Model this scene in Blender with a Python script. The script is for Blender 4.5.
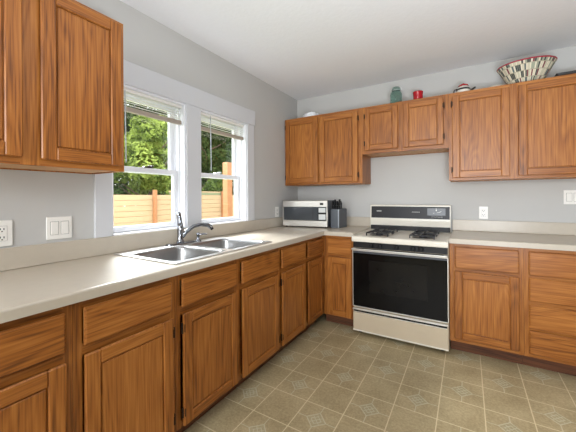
import bpy, bmesh, math, random
from mathutils import Vector, Matrix

for o in list(bpy.data.objects):
    bpy.data.objects.remove(o, do_unlink=True)
S = bpy.context.scene
COL = S.collection
PI = math.pi

# ------------------------------------------------------------------ camera
cd = bpy.data.cameras.new('camera')
cam = bpy.data.objects.new('camera', cd)
COL.objects.link(cam)
S.camera = cam
cd.sensor_width = 36.0
cd.lens = 36.0 * 299.179 / 576.0
cd.shift_y = -(216 - 197.356) / 576.0
cd.clip_start = 0.05
cam.matrix_world = (Matrix.Translation((1.8358, -3.309, 1.2424)) @ Matrix.Rotation(0.5395, 4, 'Z')
                    @ Matrix.Rotation(PI / 2, 4, 'X') @ Matrix.Rotation(-0.0067, 4, 'Z'))

# ------------------------------------------------------------------ world, sun, added fill lights, exposure
W = bpy.data.worlds.new('sky')
S.world = W
W.use_nodes = True
nt = W.node_tree
nt.nodes.clear()
wo = nt.nodes.new('ShaderNodeOutputWorld')
bg = nt.nodes.new('ShaderNodeBackground')
mixs = nt.nodes.new('ShaderNodeMix'); mixs.data_type = 'RGBA'
sky = nt.nodes.new('ShaderNodeTexSky')
sky.sky_type = 'NISHITA'
sky.sun_disc = False
sky.sun_elevation = math.radians(50)
sky.sun_rotation = math.radians(40)
nt.links.new(sky.outputs[0], mixs.inputs[6])
mixs.inputs[0].default_value = 0.85
mixs.inputs[7].default_value = (4.3, 4.3, 4.3, 1)      # thin bright overcast
nt.links.new(mixs.outputs[2], bg.inputs[0])
bg.inputs[1].default_value = 1.0
nt.links.new(bg.outputs[0], wo.inputs[0])

def aim(o, d):
    o.rotation_euler = Vector(d).to_track_quat('-Z', 'Y').to_euler()

sl = bpy.data.lights.new('sun', 'SUN'); sl.energy = 1.2; sl.angle = 0.02; sl.color = (1, .95, .86)
so = bpy.data.objects.new('sun', sl); COL.objects.link(so); aim(so, (-.42, .5, -.8)); so.location = (6, -6, 9)

def area(name, loc, d, sx, sy, e, col=(1, 1, 1)):
    l = bpy.data.lights.new(name, 'AREA'); l.shape = 'RECTANGLE'; l.size = sx; l.size_y = sy
    l.energy = e; l.color = col
    o = bpy.data.objects.new(name, l); COL.objects.link(o); o.location = loc; aim(o, d)
    return o
# added fill lamp outside a made-up opening behind the camera
area('rear_fill', (1.45, -5.9, 1.85), (.1, 1, -0.05), 2.2, .75, 80, (.96, .99, 1.02))
# added lamp high over the yard, out of view, boosting the window light
area('window_fill', (-4.3, -.7, 4.7), (4.3, -.75, -3.2), 3.0, 1.8, 1700, (.96, .99, 1.03))
# added lamp aimed upward to brighten the ceiling like a bounced flash
area('ceiling_fill', (2.2, -3.2, .95), (0.12, 0.5, 1), .6, .6, 54, (.92, .98, 1.06))

S.view_settings.view_transform = 'Standard'
S.view_settings.look = 'None'
S.view_settings.gamma = 1.0
S.view_settings.use_curve_mapping = False
S.view_settings.exposure = 0.0

# ------------------------------------------------------------------ materials
def lin(c):
    r = []
    for v in c:
        v /= 255.0
        r.append(v / 12.92 if v <= .04045 else ((v + .055) / 1.055) ** 2.4)
    return (r[0], r[1], r[2], 1)

def new_mat(name):
    m = bpy.data.materials.new(name); m.use_nodes = True
    n = m.node_tree
    b = n.nodes['Principled BSDF']
    return m, n, b

def N(n, t, **k):
    x = n.nodes.new(t)
    for a, v in k.items():
        setattr(x, a, v)
    return x

def simple(name, col, rough=.5, metal=0, noise=0, scale=30, spec=.5, coat=0, bump=0):
    m, n, b = new_mat(name)
    b.inputs['Base Color'].default_value = lin(col)
    b.inputs['Roughness'].default_value = rough
    b.inputs['Metallic'].default_value = metal
    b.inputs['Specular IOR Level'].default_value = spec
    b.inputs['Coat Weight'].default_value = coat
    if noise or bump:
        tc = N(n, 'ShaderNodeTexCoord'); nz = N(n, 'ShaderNodeTexNoise')
        nz.inputs['Scale'].default_value = scale; nz.inputs['Detail'].default_value = 4
        n.links.new(tc.outputs['Object'], nz.inputs['Vector'])
        if noise:
            mx = N(n, 'ShaderNodeMix', data_type='RGBA')
            c = lin(col)
            mx.inputs[6].default_value = tuple(v * (1 - noise) for v in c[:3]) + (1,)
            mx.inputs[7].default_value = tuple(min(1, v * (1 + noise)) for v in c[:3]) + (1,)
            n.links.new(nz.outputs[0], mx.inputs[0]); n.links.new(mx.outputs[2], b.inputs['Base Color'])
        if bump:
            bp = N(n, 'ShaderNodeBump'); bp.inputs['Strength'].default_value = bump; bp.inputs['Distance'].default_value = .01
            n.links.new(nz.outputs[0], bp.inputs['Height']); n.links.new(bp.outputs[0], b.inputs['Normal'])
    return m

def oak(name, axis, light, mid, dark, rough=.36):
    """varnished oak, grain running along one axis of the object"""
    m, n, b = new_mat(name)
    L = n.links
    tc = N(n, 'ShaderNodeTexCoord'); oi = N(n, 'ShaderNodeObjectInfo')
    rm = N(n, 'ShaderNodeMath', operation='MULTIPLY'); rm.inputs[1].default_value = 7.3
    L.new(oi.outputs['Random'], rm.inputs[0])
    cx = N(n, 'ShaderNodeCombineXYZ')
    for i in range(3): L.new(rm.outputs[0], cx.inputs[i])
    ad = N(n, 'ShaderNodeVectorMath', operation='ADD')
    L.new(tc.outputs['Object'], ad.inputs[0]); L.new(cx.outputs[0], ad.inputs[1])
    def mapped(along, across):
        mp = N(n, 'ShaderNodeMapping')
        s = [across] * 3; s[axis] = along
        mp.inputs['Scale'].default_value = s
        L.new(ad.outputs[0], mp.inputs['Vector'])
        return mp.outputs[0]
    # broad cathedral figure
    n1 = N(n, 'ShaderNodeTexNoise'); n1.inputs['Scale'].default_value = 1.0; n1.inputs['Detail'].default_value = 1.5
    n1.inputs['Distortion'].default_value = .35
    L.new(mapped(.9, 7.0), n1.inputs['Vector'])
    mu = N(n, 'ShaderNodeMath', operation='MULTIPLY'); mu.inputs[1].default_value = 24.0
    L.new(n1.outputs[0], mu.inputs[0])
    pp = N(n, 'ShaderNodeMath', operation='PINGPONG'); pp.inputs[1].default_value = 1.0
    L.new(mu.outputs[0], pp.inputs[0])
    # fine pores
    n2 = N(n, 'ShaderNodeTexNoise'); n2.inputs['Scale'].default_value = 1.0; n2.inputs['Detail'].default_value = 1.5
    L.new(mapped(4.5, 150.0), n2.inputs['Vector'])
    # slow tone change
    n3 = N(n, 'ShaderNodeTexNoise'); n3.inputs['Scale'].default_value = 1.0; n3.inputs['Detail'].default_value = 2
    L.new(mapped(.8, 9.0), n3.inputs['Vector'])
    a1 = N(n, 'ShaderNodeMath', operation='MULTIPLY'); a1.inputs[1].default_value = .17; L.new(pp.outputs[0], a1.inputs[0])
    a2 = N(n, 'ShaderNodeMath', operation='MULTIPLY_ADD'); a2.inputs[1].default_value = .85
    L.new(n2.outputs[0], a2.inputs[0]); L.new(a1.outputs[0], a2.inputs[2])
    a3 = N(n, 'ShaderNodeMath', operation='MULTIPLY_ADD'); a3.inputs[1].default_value = .3
    L.new(n3.outputs[0], a3.inputs[0]); L.new(a2.outputs[0], a3.inputs[2])
    a4 = N(n, 'ShaderNodeMath', operation='MULTIPLY_ADD'); a4.inputs[1].default_value = .14; a4.inputs[2].default_value = -.07
    L.new(oi.outputs['Random'], a4.inputs[0])
    a5 = N(n, 'ShaderNodeMath', operation='ADD'); L.new(a3.outputs[0], a5.inputs[0]); L.new(a4.outputs[0], a5.inputs[1])
    cr = N(n, 'ShaderNodeValToRGB')
    e = cr.color_ramp.elements
    e[0].position = .38; e[0].color = lin(dark)
    e[1].position = .98; e[1].color = lin(light)
    x = e.new(.62); x.color = lin(mid)
    L.new(a5.outputs[0], cr.inputs[0]); L.new(cr.outputs[0], b.inputs['Base Color'])
    b.inputs['Roughness'].default_value = rough
    b.inputs['Specular IOR Level'].default_value = .45
    bp = N(n, 'ShaderNodeBump'); bp.inputs['Strength'].default_value = .12; bp.inputs['Distance'].default_value = .002
    L.new(a2.outputs[0], bp.inputs['Height']); L.new(bp.outputs[0], b.inputs['Normal'])
    return m

OAKC = ((186, 122, 57), (154, 92, 36), (106, 59, 21))
M = {}
for ax, nm in enumerate('xyz'):
    M['oak_' + nm] = oak('oak_' + nm, ax, *OAKC)
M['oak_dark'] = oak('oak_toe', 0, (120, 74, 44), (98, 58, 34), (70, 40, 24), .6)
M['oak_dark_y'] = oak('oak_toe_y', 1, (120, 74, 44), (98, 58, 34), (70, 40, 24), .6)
M['raw_wood'] = oak('raw_wood', 1, (214, 170, 128), (202, 156, 112), (184, 136, 94), .6)
M['wall'] = simple('wall_paint', (193, 192, 189), .75, noise=.03, scale=3, bump=.02)
M['taupe'] = simple('bounce_cut_taupe', (120, 110, 100), .8, noise=.03, scale=3)  # dark tone for the unseen right wall, cutting bounce onto cabinet fronts
M['ceiling'] = simple('ceiling_paint', (238, 239, 242), .85, noise=.02, scale=40, bump=.15)
M['trim'] = simple('trim_paint', (208, 209, 212), .4, noise=.015, scale=5)
M['vinyl'] = simple('window_vinyl', (238, 239, 243), .35)
M['laminate'] = simple('laminate', (192, 182, 166), .3, noise=.06, scale=22, spec=.5)
M['plate'] = simple('plate_plastic', (240, 238, 232), .35)
M['plate_dark'] = simple('plate_gap', (150, 148, 144), .5)
M['slot'] = simple('slot_black', (40, 36, 30), .5)
M['bronze'] = simple('bronze', (52, 38, 28), .4, .6)
M['steel'] = simple('stainless', (222, 222, 222), .3, 1, noise=.06, scale=50)
M['steel_bowl'] = simple('stainless_bowl', (168, 168, 168), .3, 1, noise=.08, scale=40)
M['brushed'] = simple('brushed_steel', (205, 202, 196), .33, 1, noise=.05, scale=60)
M['chrome'] = simple('chrome', (146, 149, 155), .12, 1)
M['bright_trim'] = simple('bright_trim', (236, 234, 228), .32, .75)
M['almond'] = simple('almond_enamel', (200, 185, 160), .3, noise=.02, scale=8)
M['cream'] = simple('cream_enamel', (228, 222, 208), .28)
M['black_glass'] = simple('black_glass', (9, 9, 10), .12, spec=.22)
M['oven_window'] = simple('oven_window', (20, 19, 18), .14, spec=.22, noise=.25, scale=14)
M['black'] = simple('black_plastic', (20, 20, 22), .4, spec=.3)
M['panel_black'] = simple('panel_black', (32, 32, 36), .35, spec=.25)
M['display'] = simple('display_grey', (74, 78, 84), .3)
M['marking'] = simple('marking_white', (205, 205, 200), .5)
M['iron'] = simple('cast_iron', (32, 32, 36), .4, .2, noise=.2, scale=60)
M['pan'] = simple('drip_pan', (120, 116, 110), .3, .8)
M['mw_glass'] = simple('microwave_glass', (58, 62, 66), .12)
M['grey_case'] = simple('grey_case', (78, 82, 88), .4)
M['keypad'] = simple('keypad', (206, 208, 206), .4)
M['block'] = simple('block_grey', (86, 90, 96), .45, .1, noise=.1, scale=50)
M['block_edge'] = simple('block_edge', (168, 174, 182), .35, .4)
M['red'] = simple('red_ceramic', (176, 22, 34), .25)
M['white_cloth'] = simple('white_cloth', (232, 234, 238), .8)
M['saucer'] = simple('saucer_white', (228, 224, 214), .3)
M['tray'] = simple('tray_black', (24, 24, 26), .35)
M['blind'] = simple('blind_white', (238, 236, 230), .45)
M['blind_rail'] = simple('blind_rail_taupe', (168, 156, 142), .5)
M['wand'] = simple('wand_grey', (196, 200, 204), .25)
M['fence'] = None
M['trunk'] = simple('bark', (92, 74, 58), .9, noise=.3, scale=12)
M['grass'] = simple('lawn', (96, 112, 62), .9, noise=.3, scale=9)
M['paint_out'] = simple('siding', (190, 188, 182), .7)

def wood_out(name, base, var):
    m, n, b = new_mat(name); L = n.links
    tc = N(n, 'ShaderNodeTexCoord'); mp = N(n, 'ShaderNodeMapping'); mp.inputs['Scale'].default_value = (6, 1.2, 14)
    L.new(tc.outputs['Object'], mp.inputs['Vector'])
    nz = N(n, 'ShaderNodeTexNoise'); nz.inputs['Scale'].default_value = 1.4; nz.inputs['Detail'].default_value = 4
    L.new(mp.outputs[0], nz.inputs['Vector'])
    kn = N(n, 'ShaderNodeTexVoronoi'); kn.inputs['Scale'].default_value = 3.2
    mp2 = N(n, 'ShaderNodeMapping'); mp2.inputs['Scale'].default_value = (1, 1, 2)
    L.new(tc.outputs['Object'], mp2.inputs['Vector']); L.new(mp2.outputs[0], kn.inputs['Vector'])
    mx = N(n, 'ShaderNodeMix', data_type='RGBA'); mx.inputs[6].default_value = lin(var); mx.inputs[7].default_value = lin(base)
    L.new(nz.outputs[0], mx.inputs[0])
    lt = N(n, 'ShaderNodeMath', operation='LESS_THAN'); lt.inputs[1].default_value = .07
    L.new(kn.outputs['Distance'], lt.inputs[0])
    m2 = N(n, 'ShaderNodeMix', data_type='RGBA'); m2.inputs[7].default_value = lin((150, 98, 58))
    L.new(lt.outputs[0], m2.inputs[0]); L.new(mx.outputs[2], m2.inputs[6])
    L.new(m2.outputs[2], b.inputs['Base Color'])
    b.inputs['Roughness'].default_value = .8
    return m
M['fence'] = wood_out('fence_pine', (182, 154, 122), (164, 132, 98))
M['post'] = wood_out('post_cedar', (166, 114, 76), (150, 98, 60))
M['cap'] = simple('cap_green', (120, 122, 92), .8)

def glass_mat(name, tint, refl):
    m = bpy.data.materials.new(name); m.use_nodes = True
    n = m.node_tree; n.nodes.clear()
    o = N(n, 'ShaderNodeOutputMaterial'); mx = N(n, 'ShaderNodeMixShader'); t = N(n, 'ShaderNodeBsdfTransparent')
    g = N(n, 'ShaderNodeBsdfGlossy'); g.inputs['Roughness'].default_value = .02
    mx.inputs[0].default_value = refl
    t.inputs[0].default_value = tint
    n.links.new(t.outputs[0], mx.inputs[1]); n.links.new(g.outputs[0], mx.inputs[2])
    n.links.new(mx.outputs[0], o.inputs[0])
    return m
M['glass'] = glass_mat('window_glass', (.97, .98, .97, 1), .025)
jm, n_, b_ = new_mat('jar_glass')
b_.inputs['Base Color'].default_value = lin((186, 214, 206)); b_.inputs['Transmission Weight'].default_value = .9
b_.inputs['Roughness'].default_value = .08; b_.inputs['IOR'].default_value = 1.3
M['jar'] = jm

def leaf_mat(name, a, c):
    m = bpy.data.materials.new(name); m.use_nodes = True
    n = m.node_tree; n.nodes.clear(); L = n.links
    o = N(n, 'ShaderNodeOutputMaterial'); mx = N(n, 'ShaderNodeMixShader'); mx.inputs[0].default_value = .35
    d = N(n, 'ShaderNodeBsdfDiffuse'); t = N(n, 'ShaderNodeBsdfTranslucent')
    tc = N(n, 'ShaderNodeTexCoord'); nz = N(n, 'ShaderNodeTexNoise'); nz.inputs['Scale'].default_value = 2.5; nz.inputs['Detail'].default_value = 5
    L.new(tc.outputs['Object'], nz.inputs['Vector'])
    cr = N(n, 'ShaderNodeValToRGB'); cr.color_ramp.elements[0].position = .35; cr.color_ramp.elements[1].position = .65
    cr.color_ramp.elements[0].color = lin(a); cr.color_ramp.elements[1].color = lin(c)
    L.new(nz.outputs[0], cr.inputs[0]); L.new(cr.outputs[0], d.inputs[0]); L.new(cr.outputs[0], t.inputs[0])
    L.new(d.outputs[0], mx.inputs[1]); L.new(t.outputs[0], mx.inputs[2]); L.new(mx.outputs[0], o.inputs[0])
    return m
M['leaf_bright'] = leaf_mat('leaf_bright', (74, 94, 44), (172, 188, 100))
M['leaf_dark'] = leaf_mat('leaf_dark', (52, 70, 40), (88, 106, 62))
M['leaf_mid'] = leaf_mat('leaf_mid', (72, 92, 48), (118, 138, 74))

def floor_mat():
    m, n, b = new_mat('vinyl_floor'); L = n.links
    def mth(op, a, bb=None, c=None):
        x = N(n, 'ShaderNodeMath', operation=op)
        for i, v in enumerate((a, bb, c)):
            if v is None: continue
            if isinstance(v, (int, float)): x.inputs[i].default_value = v
            else: L.new(v, x.inputs[i])
        return x.outputs[0]
    T = .2313
    tc = N(n, 'ShaderNodeTexCoord'); sp = N(n, 'ShaderNodeSeparateXYZ'); L.new(tc.outputs['Object'], sp.inputs[0])
    u = mth('DIVIDE', mth('SUBTRACT', sp.outputs[0], .759 - 20 * T), T)
    v = mth('DIVIDE', mth('SUBTRACT', sp.outputs[1], -1.455 - 40 * T), T)
    fu, fv = mth('FRACT', u), mth('FRACT', v)
    iu, iv = mth('FLOOR', u), mth('FLOOR', v)
    par = mth('MODULO', mth('ADD', iu, iv), 2.0)          # 0/1 checker
    # tile at i=0,j=-1 (x .759-.99, y -1.686..-1.455) carries the medallion: floor u=20, v=39 -> odd
    du, dv = mth('ABSOLUTE', mth('SUBTRACT', fu, .5)), mth('ABSOLUTE', mth('SUBTRACT', fv, .5))
    edge = mth('SUBTRACT', .5, mth('MAXIMUM', du, dv))     # 0 at tile edge
    grout = mth('LESS_THAN', edge, .013)
    d1 = mth('ADD', du, dv)
    def ring(r, w): return mth('LESS_THAN', mth('ABSOLUTE', mth('SUBTRACT', d1, r)), w)
    mn = mth('MINIMUM', du, dv)
    spoke = mth('MULTIPLY', mth('LESS_THAN', mn, .012), mth('GREATER_THAN', d1, .25))
    cross = mth('MULTIPLY', mth('LESS_THAN', mth('ABSOLUTE', mth('SUBTRACT', du, dv)), .014), mth('LESS_THAN', d1, .22))
    med = mth('MAXIMUM', mth('MAXIMUM', ring(.25, .02), ring(.13, .015)), mth('MAXIMUM', spoke, cross))
    med = mth('MULTIPLY', med, par)
    inner = mth('MULTIPLY', mth('LESS_THAN', d1, .25), par)
    nz = N(n, 'ShaderNodeTexNoise'); nz.inputs['Scale'].default_value = 70; nz.inputs['Detail'].default_value = 5; nz.inputs['Roughness'].default_value = .7
    L.new(tc.outputs['Object'], nz.inputs['Vector'])
    nb = N(n, 'ShaderNodeTexNoise'); nb.inputs['Scale'].default_value = 5; nb.inputs['Detail'].default_value = 3
    L.new(tc.outputs['Object'], nb.inputs['Vector'])
    cr = N(n, 'ShaderNodeValToRGB'); e = cr.color_ramp.elements
    e[0].position = .3; e[0].color = lin((134, 119, 86)); e[1].position = .7; e[1].color = lin((194, 177, 140))
    L.new(mth('MULTIPLY_ADD', nb.outputs[0], .35, mth('MULTIPLY', nz.outputs[0], .65)), cr.inputs[0])
    m1 = N(n, 'ShaderNodeMix', data_type='RGBA'); L.new(mth('MULTIPLY', inner, .25), m1.inputs[0]); L.new(cr.outputs[0], m1.inputs[6]); m1.inputs[7].default_value = lin((158, 160, 136))
    m2 = N(n, 'ShaderNodeMix', data_type='RGBA'); L.new(mth('MULTIPLY', med, .5), m2.inputs[0]); L.new(m1.outputs[2], m2.inputs[6]); m2.inputs[7].default_value = lin((206, 202, 176))
    m3 = N(n, 'ShaderNodeMix', data_type='RGBA'); L.new(mth('MULTIPLY', grout, .8), m3.inputs[0]); L.new(m2.outputs[2], m3.inputs[6]); m3.inputs[7].default_value = lin((216, 202, 166))
    L.new(m3.outputs[2], b.inputs['Base Color'])
    b.inputs['Roughness'].default_value = .42
    b.inputs['Specular IOR Level'].default_value = .4
    bp = N(n, 'ShaderNodeBump'); bp.inputs['Strength'].default_value = .08; bp.inputs['Distance'].default_value = .004
    L.new(nz.outputs[0], bp.inputs['Height']); L.new(bp.outputs[0], b.inputs['Normal'])
    return m
M['floor'] = floor_mat()

# ------------------------------------------------------------------ mesh helpers
class MB:
    """collects shapes (world coordinates unless the thing is built at the origin) for ONE mesh object"""
    def __init__(s): s.bm = bmesh.new()
    def box(s, x0, x1, y0, y1, z0, z1, bev=0, mi=0, seg=1, rot=None, piv=None):
        r = bmesh.ops.create_cube(s.bm, size=1)
        vs = r['verts']
        for v in vs:
            v.co = Vector(((x0 + x1) / 2 + v.co.x * (x1 - x0), (y0 + y1) / 2 + v.co.y * (y1 - y0), (z0 + z1) / 2 + v.co.z * (z1 - z0)))
        fs = set(f for v in vs for f in v.link_faces)
        for f in fs: f.material_index = mi
        if bev:
            es = list(set(e for v in vs for e in v.link_edges))
            bb = bmesh.ops.bevel(s.bm, geom=es, offset=bev, segments=seg, affect='EDGES', profile=.5)
            vs = list(set(v for f in bb['faces'] for v in f.verts) | set(v for v in vs if v.is_valid))
        if rot:
            bmesh.ops.rotate(s.bm, verts=vs, cent=piv or ((x0 + x1) / 2, (y0 + y1) / 2, (z0 + z1) / 2), matrix=rot)
        return s
    def tube(s, pts, r, n=12, caps=True, mi=0):
        pts = [Vector(p) for p in pts]
        rs = r if isinstance(r, (list, tuple)) else [r] * len(pts)
        rings = []
        up = None
        for i, p in enumerate(pts):
            t = (pts[min(i + 1, len(pts) - 1)] - pts[max(i - 1, 0)]).normalized()
            if up is None:
                up = t.orthogonal().normalized()
            up = (up - t * up.dot(t)).normalized()
            sd = t.cross(up)
            rings.append([s.bm.verts.new(p + (up * math.cos(2 * PI * k / n) + sd * math.sin(2 * PI * k / n)) * rs[i]) for k in range(n)])
        for a, b in zip(rings, rings[1:]):
            for k in range(n):
                f = s.bm.faces.new((a[k], a[(k + 1) % n], b[(k + 1) % n], b[k])); f.smooth = True; f.material_index = mi
        if caps:
            f = s.bm.faces.new(rings[0][::-1]); f.material_index = mi
            f = s.bm.faces.new(rings[-1]); f.material_index = mi
        return s
    def lathe(s, c, prof, n=28, mi=0, axis='Z'):
        rings = []
        c = Vector(c)
        for r, h in prof:
            ring = []
            for k in range(n):
                a = 2 * PI * k / n
                if axis == 'Z': q = Vector((r * math.cos(a), r * math.sin(a), h))
                else: q = Vector((r * math.cos(a), -h, r * math.sin(a)))
                ring.append(s.bm.verts.new(c + q))
            rings.append(ring)
        for a, b in zip(rings, rings[1:]):
            for k in range(n):
                f = s.bm.faces.new((a[k], a[(k + 1) % n], b[(k + 1) % n], b[k])); f.smooth = True; f.material_index = mi
        if prof[0][0] > 1e-4: s.bm.faces.new(rings[0][::-1]).material_index = mi
        if prof[-1][0] > 1e-4: s.bm.faces.new(rings[-1]).material_index = mi
        return s
    def prism(s, poly, axis, a0, a1, mi=0):
        """poly in the two other axes (in xyz order) extruded along axis"""
        def P(p, a):
            q = list(p); q.insert(axis, a); return Vector(q)
        A = [s.bm.verts.new(P(p, a0)) for p in poly]; B = [s.bm.verts.new(P(p, a1)) for p in poly]
        k = len(poly)
        for i in range(k):
            s.bm.faces.new((A[i], A[(i + 1) % k], B[(i + 1) % k], B[i])).material_index = mi
        s.bm.faces.new(A[::-1]).material_index = mi; s.bm.faces.new(B).material_index = mi
        return s
    def slab(s, xs, ys, mask, z0, z1, bev=0, mi=0):
        vt = {}
        def V(i, j, k):
            if (i, j, k) not in vt: vt[(i, j, k)] = s.bm.verts.new((xs[i], ys[j], (z0, z1)[k]))
            return vt[(i, j, k)]
        nx, ny = len(xs) - 1, len(ys) - 1
        on = lambda i, j: 0 <= i < nx and 0 <= j < ny and mask(i, j)
        for i in range(nx):
            for j in range(ny):
                if not on(i, j): continue
                s.bm.faces.new((V(i, j, 1), V(i + 1, j, 1), V(i + 1, j + 1, 1), V(i, j + 1, 1)))
                s.bm.faces.new((V(i, j, 0), V(i, j + 1, 0), V(i + 1, j + 1, 0), V(i + 1, j, 0)))
                if not on(i - 1, j): s.bm.faces.new((V(i, j, 0), V(i, j, 1), V(i, j + 1, 1), V(i, j + 1, 0)))
                if not on(i + 1, j): s.bm.faces.new((V(i + 1, j, 0), V(i + 1, j + 1, 0), V(i + 1, j + 1, 1), V(i + 1, j, 1)))
                if not on(i, j - 1): s.bm.faces.new((V(i, j, 0), V(i + 1, j, 0), V(i + 1, j, 1), V(i, j, 1)))
                if not on(i, j + 1): s.bm.faces.new((V(i, j + 1, 0), V(i, j + 1, 1), V(i + 1, j + 1, 1), V(i + 1, j + 1, 0)))
        if bev:
            s.bm.normal_update()
            es = [e for e in s.bm.edges if len(e.link_faces) == 2 and abs(e.verts[0].co.z - z1) < 1e-6 and abs(e.verts[1].co.z - z1) < 1e-6
                  and abs(e.link_faces[0].normal.dot(e.link_faces[1].normal)) < .1]
            bmesh.ops.bevel(s.bm, geom=es, offset=bev, segments=3, affect='EDGES', profile=.5)
        return s
    def build(s, name, mats, parent=None, local=False, org=None):
        if not isinstance(mats, (list, tuple)): mats = [mats]
        if org is None: org = ORG.get(parent.name, Vector((0, 0, 0))) if (parent and not local) else Vector((0, 0, 0))
        org = Vector(org)
        for v in s.bm.verts: v.co -= org
        bmesh.ops.recalc_face_normals(s.bm, faces=s.bm.faces[:])
        me = bpy.data.meshes.new(name); s.bm.to_mesh(me); s.bm.free()
        for m in mats: me.materials.append(m)
        o = bpy.data.objects.new(name, me); COL.objects.link(o)
        if parent: o.parent = parent; ORG[o.name] = ORG.get(parent.name, Vector((0, 0, 0)))
        else: o.location = org; ORG[o.name] = org
        return o
ORG = {}

def tag(o, label, cat, group=None, kind=None):
    o['label'] = label; o['category'] = cat
    if group: o['group'] = group
    if kind: o['kind'] = kind
    return o
def thing(name, loc, label, cat, group=None, kind=None, rz=0):
    o = bpy.data.objects.new(name, None); COL.objects.link(o)
    o.empty_display_size = .05
    o.location = loc; o.rotation_euler = (0, 0, rz); ORG[o.name] = Vector(loc)
    return tag(o, label, cat, group, kind)
def B(*a, **k): return MB().box(*a, **k)
def struct(name, mb, m, label, cat, org=(0, 0, 0)):
    return tag(mb.build(name, m, org=org), label, cat, kind='structure')

# ------------------------------------------------------------------ room shell
H = 2.468
XR, YF = 5.0, -5.6
struct('floor', B(-.0, XR, YF, 0, -.08, 0), M['floor'], 'beige vinyl floor in small tiles, every second one with a diamond', 'floor')
struct('ceiling', B(-.16, XR + .16, YF - .16, .16, H, H + .1), M['ceiling'], 'flat white ceiling over the whole kitchen', 'ceiling')
WY = [(-2.315, -1.757), (-1.616, -1.026)]       # window openings along the left wall
WZ0, WZ1 = 1.012, 1.956
def holed_wall(axis, a0, a1, u0, u1, z0, z1, holes):
    """wall slab with thickness a0..a1 on the given axis, running u0..u1, with rectangular holes (h0,h1,hz0,hz1)"""
    us = sorted({u0, u1} | {h for q in holes for h in q[:2]}); zs = sorted({z0, z1} | {h for q in holes for h in q[2:]})
    def mk(i, j):
        uc, zc = (us[i] + us[i + 1]) / 2, (zs[j] + zs[j + 1]) / 2
        return not any(q[0] < uc < q[1] and q[2] < zc < q[3] for q in holes)
    mb = MB(); mb.slab(us, zs, mk, a0, a1)
    for v in mb.bm.verts:
        u, z, a = v.co
        v.co = (a, u, z) if axis == 0 else (u, a, z)
    return mb
struct('wall_left', holed_wall(0, -.15, 0, YF, 0, 0, H, [(a, b, WZ0, WZ1) for a, b in WY]), M['wall'], 'light grey painted wall with the two windows over the sink', 'wall')
struct('wall_back', B(-.15, XR + .15, 0, .15, 0, H), M['wall'], 'light grey painted wall behind the stove', 'wall')
struct('wall_right', B(XR, XR + .15, YF, 0, 0, H), M['taupe'], 'unseen wall far to the right, darkened to taupe to cut bounce light', 'wall')
struct('wall_front', holed_wall(1, YF - .15, YF, -.15, XR + .15, 0, H, [(.3, 2.6, .9, 2.25)]), M['wall'], 'grey painted wall behind the photographer', 'wall')  # hole added and sized to let fill light in

# casing round both windows
t = MB()
zt, zb = 2.103, 1.018
t.box(0.0005, .022, -2.427, -.905, WZ1, zt, .003)
t.box(0.0005, .018, -2.411, WY[0][0], zb, WZ1, .002)
t.box(0.0005, .018, WY[0][1], WY[1][0], zb, WZ1, .002)
t.box(0.0005, .018, WY[1][1], -.921, zb, WZ1, .002)
struct('trim_1', t, M['trim'], 'white painted casing boards around both kitchen windows', 'window trim')

def make_window(i, ya, yb, lab):
    r = thing('window_%d' % i, (0, (ya + yb) / 2, WZ0), lab, 'window', kind='structure')
    e = .0006
    ya += e; yb -= e
    fr = MB()                                    # jamb liner: boards round the opening with stop and tracks
    za, zc = WZ0 + e, WZ1 - e
    for (y0, y1) in ((ya, ya + .012), (yb - .012, yb)):
        fr.box(-.149, .004, y0, y1, za, zc)
    fr.box(-.149, .004, ya + .012, yb - .012, zc - .012, zc)
    fr.box(-.149, .006, ya + .012, yb - .012, za, za + .012)
    for s_, y in ((1, ya + .012), (-1, yb - .012)):          # vertical stops and parting strips
        for x0, x1 in ((-.062, -.05), (-.104, -.098)):
            fr.box(x0, x1, min(y, y + s_ * .012), max(y, y + s_ * .012), za + .012, zc - .012)
    fr.build('window_frame', M['vinyl'], r)
    a, b = ya + .013, yb - .013
    zm = 1.435
    def sash(nm, x0, x1, z0, z1, bot, top, st):
        m = MB()
        m.box(x0, x1, a, a + st, z0, z1, .003); m.box(x0, x1, b - st, b, z0, z1, .003)
        m.box(x0, x1, a + st, b - st, z0, z0 + bot, .003); m.box(x0, x1, a + st, b - st, z1 - top, z1, .003)
        o = m.build(nm, M['vinyl'], r)
        B((x0 + x1) / 2 - .003, (x0 + x1) / 2 + .003, a + st - .004, b - st + .004, z0 + bot - .004, z1 - top + .004).build('pane', M['glass'], o)
        return o
    sash('upper_sash', -.138, -.108, zm - .018, zc - .013, .036, .04, .04)
    lo = sash('lower_sash', -.095, -.065, za + .013, zm + .018, .036, .036, .04)
    yl = (a + b) / 2 + (.02 if i == 1 else -.02)
    k = B(-.1, -.066, yl - .03, yl + .03, zm + .0185, zm + .03, .004)
    k.tube([(-.078, yl, zm + .03), (-.07, yl + .025, zm + .034), (-.062, yl + .035, zm + .032)], .005, 8)
    k.build('sash_lock', M['bronze' if i == 1 else 'vinyl'], lo)
    return r
make_window(1, *WY[0], 'double-hung white window partly behind the left upper cabinet')
make_window(2, *WY[1], 'double-hung white window nearer the room corner, clear of the cabinets')

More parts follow.
